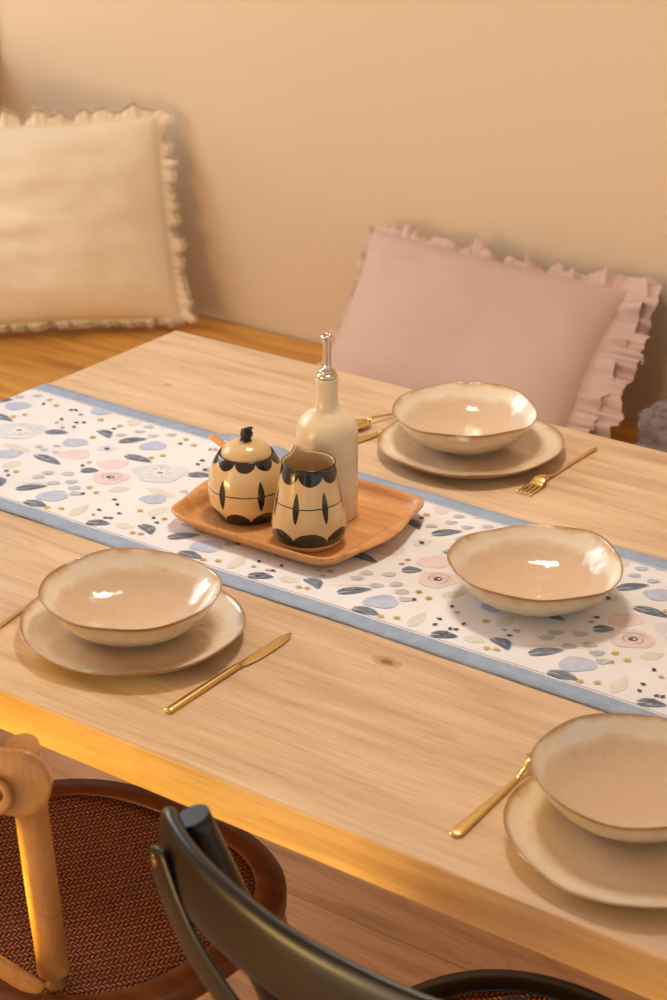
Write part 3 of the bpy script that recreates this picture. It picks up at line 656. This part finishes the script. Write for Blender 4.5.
o = mb.build('spoon_head', M_gold, sn); md = o.modifiers.new('thick', 'SOLIDIFY'); md.thickness = .001; md.offset = 1

# ------------------------------------------------------------------ cross-back chairs
def arc(P, n=24):
    """Catmull-Rom through 3-D points"""
    P = [Vector(p) for p in P]; out = []
    for i in range(len(P) - 1):
        p0 = P[max(i - 1, 0)]; p1 = P[i]; p2 = P[i + 1]; p3 = P[min(i + 2, len(P) - 1)]
        for j in range(n):
            u = j / n; out.append(0.5 * ((2 * p1) + (-p0 + p2) * u + (2 * p0 - 5 * p1 + 4 * p2 - p3) * u * u + (-p0 + 3 * p1 - 3 * p2 + p3) * u ** 3))
    out.append(P[-1]); return out
def plank(mb, path, ups, hh, tk, round_end=0.0, n=20):
    """a bent board: path of centres, half height hh(u), thickness tk, ends rounded over the length round_end"""
    K = len(path); secs = []; L = [0.0]
    for i in range(1, K): L.append(L[-1] + (path[i] - path[i-1]).length)
    for i in range(K):
        d = (path[min(i + 1, K - 1)] - path[max(i - 1, 0)]).normalized(); up = Vector(ups(i / (K - 1))).normalized()
        nrm = d.cross(up).normalized(); up = nrm.cross(d).normalized(); e = min(L[i], L[-1] - L[i])
        h = hh(i / (K - 1))
        if round_end and e < round_end: h *= max(0.06, math.sqrt(max(0, 1 - ((round_end - e) / round_end) ** 2)))
        r = []
        for k in range(n):
            a = 2 * PI * k / n; ca, sa = math.cos(a), math.sin(a); p = 3.2
            q = (abs(ca) ** p + abs(sa) ** p) ** (-1 / p); r.append(path[i] + nrm * (q * ca * tk / 2) + up * (q * sa * h))
        secs.append(r)
    mb.sweep(secs)
SH = 0.462
def seat_outline(k, n, f=1.0, off=0.0):
    a = 2 * PI * k / n; c_, s_ = math.cos(a), math.sin(a); p = 2.5
    hx = 0.235 + 0.012 * s_; hy = 0.222
    q = (abs(c_ / hx) ** p + abs(s_ / hy) ** p) ** (-1 / p) - off
    return q * c_ * f, q * s_ * f
def make_chair(root, m_frame, m_post, m_rail):
    n = 96; rings = []
    for (off, z) in ((0.0, SH - .012), (-.000, SH - .006), (.004, SH), (.034, SH - .001), (.038, SH - .004), (.038, SH - .024), (.004, SH - .030), (0.0, SH - .024)):
        rings.append([seat_outline(k, n, 1, off) + (z,) for k in range(n)])
    mb = MB(); mb.sweep(rings, closed=True); mb.build('seat_frame', m_frame, root)
    mb = MB(); vs = []; R = 10
    for i in range(1, R + 1):
        for k in range(n):
            x, y = seat_outline(k, n, i / R, .037); vs.append((x, y, SH - .004 - .004 * (1 - (i / R) ** 2)))
    b0 = len(vs); vs.append((0, 0, SH - .008)); fs = [(b0, k, (k + 1) % n) for k in range(n)]
    for i in range(R - 1):
        for k in range(n): l = (k + 1) % n; fs.append((i * n + k, i * n + l, (i + 1) * n + l, (i + 1) * n + k))
    mb.add(vs, fs); o = mb.build('woven_seat', M_weave, root); md = o.modifiers.new('thick', 'SOLIDIFY'); md.thickness = .004
    for s in (-1, 1):      # rear posts run from the floor to the rail
        P = arc([(s * .195, -.275, 0.0), (s * .165, -.205, .22), (s * POST_B[0], POST_B[1], SH - .01), (s * (POST_B[0] + POST_T[0]) / 2, (POST_B[1] + POST_T[1]) / 2, (SH - .01 + POST_T[2]) / 2), (s * POST_T[0], POST_T[1], POST_T[2])], 8)
        mb = MB(); mb.tube(P, [.0165 + .0015 * math.sin(PI * i / (len(P) - 1)) for i in range(len(P))], 20); o = mb.build('rear_post', m_post, root); 
        for pl in o.data.polygons:
            if len(pl.vertices) > 4: pl.use_smooth = False
        P = arc([(s * .205, .20, 0.0), (s * .192, .175, .25), (s * .172, .145, SH - .02)], 8)
        mb = MB(); mb.tube(P, [.013 + .004 * i / (len(P) - 1) for i in range(len(P))], 18); mb.build('front_leg', m_post, root)
        mb = MB(); mb.tube([(s * .178, -.235, .16), (s * .199, .188, .16)], .008, 12); mb.build('stretcher', m_post, root)
    mb = MB(); mb.tube([(-.199, .19, .20), (.199, .19, .20)], .008, 12); mb.build('stretcher', m_post, root)
    path = arc([(-x, y, z) for x, y, z in RAIL] + [(x, y, z) for x, y, z in RAIL[::-1][1:]], 10)
    mb = MB(); plank(mb, path, lambda u: (0, .13, 1), lambda u: RAILH, .017, .03); mb.build('top_rail', m_rail, root)
    for s in (-1, 1):
        x0, y0, z0 = .208, -.2990, .836
        P = arc([(s * x0, y0, z0), (s * x0 * .62, y0 - .016, z0 - .072), (0, -.290 + s * .005, .655), (-s * .070, -.232, .54), (-s * .108, -.180, .470)], 12)
        mb = MB(); plank(mb, P, lambda u, s=s: (-s * .62, -.1, .78), lambda u: .019 , .007, .019); st_ = mb.build('cross_strap', m_rail, root)
        d = Vector((0, -1, 0)); mb = MB(); dv = Vector((s * .30, -.95, -.05)).normalized(); c0 = Vector((s * (x0 - .010), y0 - .004, z0 - .010))
        mb.tube([c0, c0 + dv * .003, c0 + dv * .0045, c0 + dv * .0052], [.0078, .0075, .0058, .0035], 20); mb.build('bolt', M_bronze, st_)
POST_T = (.195, -.262, .858); POST_B = (.100, -.150)
RAIL = [(.232, -.262, .830), (.195, -.287, .830), (.115, -.311, .829), (.0, -.322, .828)]
RAILH = .035
c1 = empty('dining_chair', (0.677, 0.066, 0), label='golden wooden cross-back chair with brown woven rattan seat at the lower left', cat='chair', group='cross-back chairs')
make_chair(c1, M_seatwood, M_chairwood, M_chairwood)
c2 = empty('dining_chair', (1.3216, 0.030, 0), -0.1768, label='black lacquered cross-back chair with curved top rail at the bottom centre', cat='chair', group='cross-back chairs')
make_chair(c2, M_black, M_black, M_black)

# ------------------------------------------------------------------ cushions
def pillow(c, th, wr, seed, N=72, pin=0.03):
    """c: BL, BR, TR, TL corners; returns MB of a stuffed cover and the seam outline with outward directions"""
    BL, BR, TR, TL_ = [Vector(p) for p in c]; nrm = (BR - BL).cross(TL_ - BL).normalized()
    mb = MB()
    def P(u, v):
        # edges pull in between the corners
        p = BL * (1 - u) * (1 - v) + BR * u * (1 - v) + TR * u * v + TL_ * (1 - u) * v
        cu, cv = 2 * u - 1, 2 * v - 1; ctr = (BL + BR + TR + TL_) / 4
        p = p + (BL * 0 + (BR - BL) * (-cu * pin * (1 - cv * cv))) + ((TL_ - BL) * (-cv * pin * (1 - cu * cu)))
        return p
    def wrk(u, v, q):
        a = noise.noise(Vector((u * 3 + seed, v * 9, q))) * 0.5 + noise.noise(Vector((u * 9 + seed, v * 14 + u * 5, q + 4))) * 0.25
        rad = math.sin(22 * math.atan2(v - .02, u - .98) + 3 * noise.noise(Vector((u * 4, v * 4, seed)))) * math.exp(-((u - 1) ** 2 + v ** 2) / 0.06) * .6
        rad += math.sin(20 * math.atan2(v - .98, u - .02)) * math.exp(-((u) ** 2 + (1 - v) ** 2) / 0.05) * .4
        return (a + rad * .5)
    for side in (1, -1):
        vs = []
        for i in range(N + 1):
            for j in range(N + 1):
                u, v = i / N, j / N; cu, cv = abs(2 * u - 1), abs(2 * v - 1)
                h = th * (max(0, 1 - cu ** 2.6) ** .55) * (max(0, 1 - cv ** 2.6) ** .55); h *= (1.0 + .16 * (0.5 - v))
                w = wr * wrk(u, v, side) * min(1, 6 * min(u, 1 - u, v, 1 - v) + 0.0)
                vs.append(P(u, v) + nrm * side * (h + w + 0.0008))
        fs = []
        for i in range(N):
            for j in range(N):
                a = i * (N + 1) + j; q = (a, a + N + 1, a + N + 2, a + 1); fs.append(q if side == 1 else q[::-1])
        mb.add(vs, fs)
    edge = []
    M_ = 200
    for k in range(4 * M_):
        s, w = divmod(k, M_); w /= M_
        u, v = ((w, 0), (1, w), (1 - w, 1), (0, 1 - w))[s]; cu, cv = 2 * u - 1, 2 * v - 1
        p = P(u, v); ex = (BR - BL).normalized(); ey = (TL_ - BL).normalized()
        d = (ex * (abs(cu) ** 14) * cu + ey * (abs(cv) ** 14) * cv); d.normalize(); edge.append((p, d, nrm, k / (4 * M_), cu, cv))
    return mb, edge
# cream cushion in the corner with a frayed edge
cc = [(-0.905, 1.385, 0.480), (-0.550, 1.728, 0.478), (-0.650, 1.790, 0.895), (-1.01, 1.455, 0.885)]
mb, edge = pillow(cc, 0.062, 0.012, 2.0, pin=.018)
cu_ = empty('frayed_cushion', (-0.73, 1.56, 0.451), label='large cream linen cushion with a frayed edge in the bench corner', cat='cushion')
def place(o, root):
    o.parent = root; o.matrix_parent_inverse = Matrix.Translation(-Vector(root.location)); return o
place(mb.build('cushion_cover', M_cream), cu_)
rr = random.Random(9); fr = MB(); n = len(edge); vs = []
for k, (p, d, nn, s, a, b_) in enumerate(edge):
    g1 = noise.noise(Vector((s * 60, 0, 1))); g2 = noise.noise(Vector((s * 150, 4, 1))); g3 = noise.noise(Vector((s * 24, 9, 1)))
    for q in range(5):
        u = q / 4; w = (0.024 if b_ > -.99 else 0.010) * u * (1 + .8 * g1 * u + .5 * g2 * u)
        vs.append(p + d * (w - .002) + nn * u * (.016 * g3 + .011 * g1 + .010 * g2))
fs = []
for k in range(n):
    l = (k + 1) % n
    for q in range(4): fs.append((k * 5 + q, l * 5 + q, l * 5 + q + 1, k * 5 + q + 1))
fr.add(vs, fs)
for k in range(n):       # loose threads
    for rep in range(4):
        p, d, nn, s, a, b_ = edge[k]; p2 = edge[(k + 1) % n][0]; t_ = (p2 - p).normalized()
        b0 = vs[k * 5 + 4] + (p2 - p) * rr.random(); L_ = .004 + .010 * rr.random()
        dd = (d + t_ * (rr.random() - .5) * 1.0 + nn * (rr.random() - .5) * 1.0).normalized()
        fr.add([b0 - t_ * .0009, b0 + t_ * .0009, b0 + dd * L_ + nn * .001, b0 - d * .004], [(0, 1, 2), (0, 1, 3)])
place(fr.build('frayed_trim', M_cream, fixn=False), cu_)
# pink cushion with a double ruffle
pc = [(0.005, 1.44, 0.505), (0.545, 1.445, 0.500), (0.500, 1.775, 0.728), (-0.075, 1.775, 0.748)]
mb, edge = pillow(pc, 0.070, 0.005, 6.0)
pk = empty('ruffled_cushion', (0.24, 1.6, 0.451), label='dusty pink linen cushion with a ruffled border leaning on the wall', cat='cushion')
place(mb.build('cushion_cover', M_pink), pk)
def ruffle(edge, widths, amp, freq, ph, lift):
    """gathered strip; widths = bottom, right, top, left"""
    r = MB(); n = len(edge); Q = 9; vs = []
    for k, (p, d, nn, s, a, b_) in enumerate(edge):
        wb = [max(0, -b_) ** 6, max(0, a) ** 6, max(0, b_) ** 6, max(0, -a) ** 6]; width = sum(x * y for x, y in zip(wb, widths)) / max(1e-6, sum(wb))
        big = noise.noise(Vector((s * 26, ph, 2))); mid = noise.noise(Vector((s * 70, ph, 5))); sm_ = noise.noise(Vector((s * 190, ph, 8)))
        phs = s * freq + 5 * noise.noise(Vector((s * 40, ph, 0)))
        for q in range(Q + 1):
            u = q / Q; w = width * u * (1 + .30 * big * u + .20 * mid * u + .12 * sm_)
            f = amp * (u ** .7) * (.55 * math.sin(phs) * (1 + big) + .9 * mid + .5 * sm_) * min(1, width / .03) + width * .25 * big * u * u
            vs.append(p + d * (w - .004) + nn * (f + lift * u))
    fs = []
    for k in range(n):
        l = (k + 1) % n
        for q in range(Q): fs.append((k * (Q + 1) + q, l * (Q + 1) + q, l * (Q + 1) + q + 1, k * (Q + 1) + q + 1))
    r.add(vs, fs); return r
place(ruffle(edge, (.034, .088, .036, .022), 0.022, 120, 0.4, -0.010).build('ruffle', M_pink, fixn=False), pk)
place(ruffle(edge, (.024, .058, .020, .012), 0.018, 150, 2.1, 0.006).build('ruffle', M_pink, fixn=False), pk)

# grey fleece cushion at the right edge
gc = MB(); rr = random.Random(3); nA, nB = 72, 36; cen = Vector((0.865, 1.575, 0.552)); vs = []
def gp(i, j, e=0.0):
    a = 2 * PI * i / nA; b_ = -PI / 2 + PI * j / nB; v = Vector((math.cos(b_) * math.cos(a), math.cos(b_) * math.sin(a), math.sin(b_)))
    s = Vector((abs(v.x) ** .7 * (1 if v.x > 0 else -1), abs(v.y) ** .7 * (1 if v.y > 0 else -1), abs(v.z) ** .75 * (1 if v.z > 0 else -1)))
    k = 1 + .16 * noise.noise(v * 2.2 + Vector((4, 0, 0))) + .07 * noise.noise(v * 6) + .03 * noise.noise(v * 18)
    k += -.10 * math.exp(-((v.x + .25 - .3 * v.z) / .10) ** 2) * max(0, v.z)      # fold
    return cen + Vector((s.x * .20 * (k + e), s.y * .155 * (k + e), s.z * .105 * (k + e)))
for j in range(nB + 1):
    for i in range(nA): vs.append(gp(i, j))
gc.add(vs, [(j * nA + i, j * nA + (i + 1) % nA, (j + 1) * nA + (i + 1) % nA, (j + 1) * nA + i) for j in range(nB) for i in range(nA)])
gr = empty('fleece_cushion', (0.865, 1.575, 0.451), label='dark grey fluffy cushion at the right picture edge on the bench', cat='cushion')
place(gc.build('cushion_cover', M_grey), gr)
fz = MB()
for q in range(9000):
    i = rr.random() * nA; j = nB * (0.2 + .75 * rr.random()); p = gp(i, j); d = (p - cen).normalized(); d = (d + Vector((rr.random() - .5, rr.random() - .5, rr.random() - .5)) * .9).normalized()
    s_ = d.cross(Vector((rr.random(), rr.random(), 1))).normalized() * .0011; fz.add([p - s_ - d * .002, p + s_ - d * .002, p + d * (.006 + .008 * rr.random())], [(0, 1, 2)])
tag(place(fz.build('fleece_pile', M_grey, fixn=False, smooth=False), gr), kind='stuff')
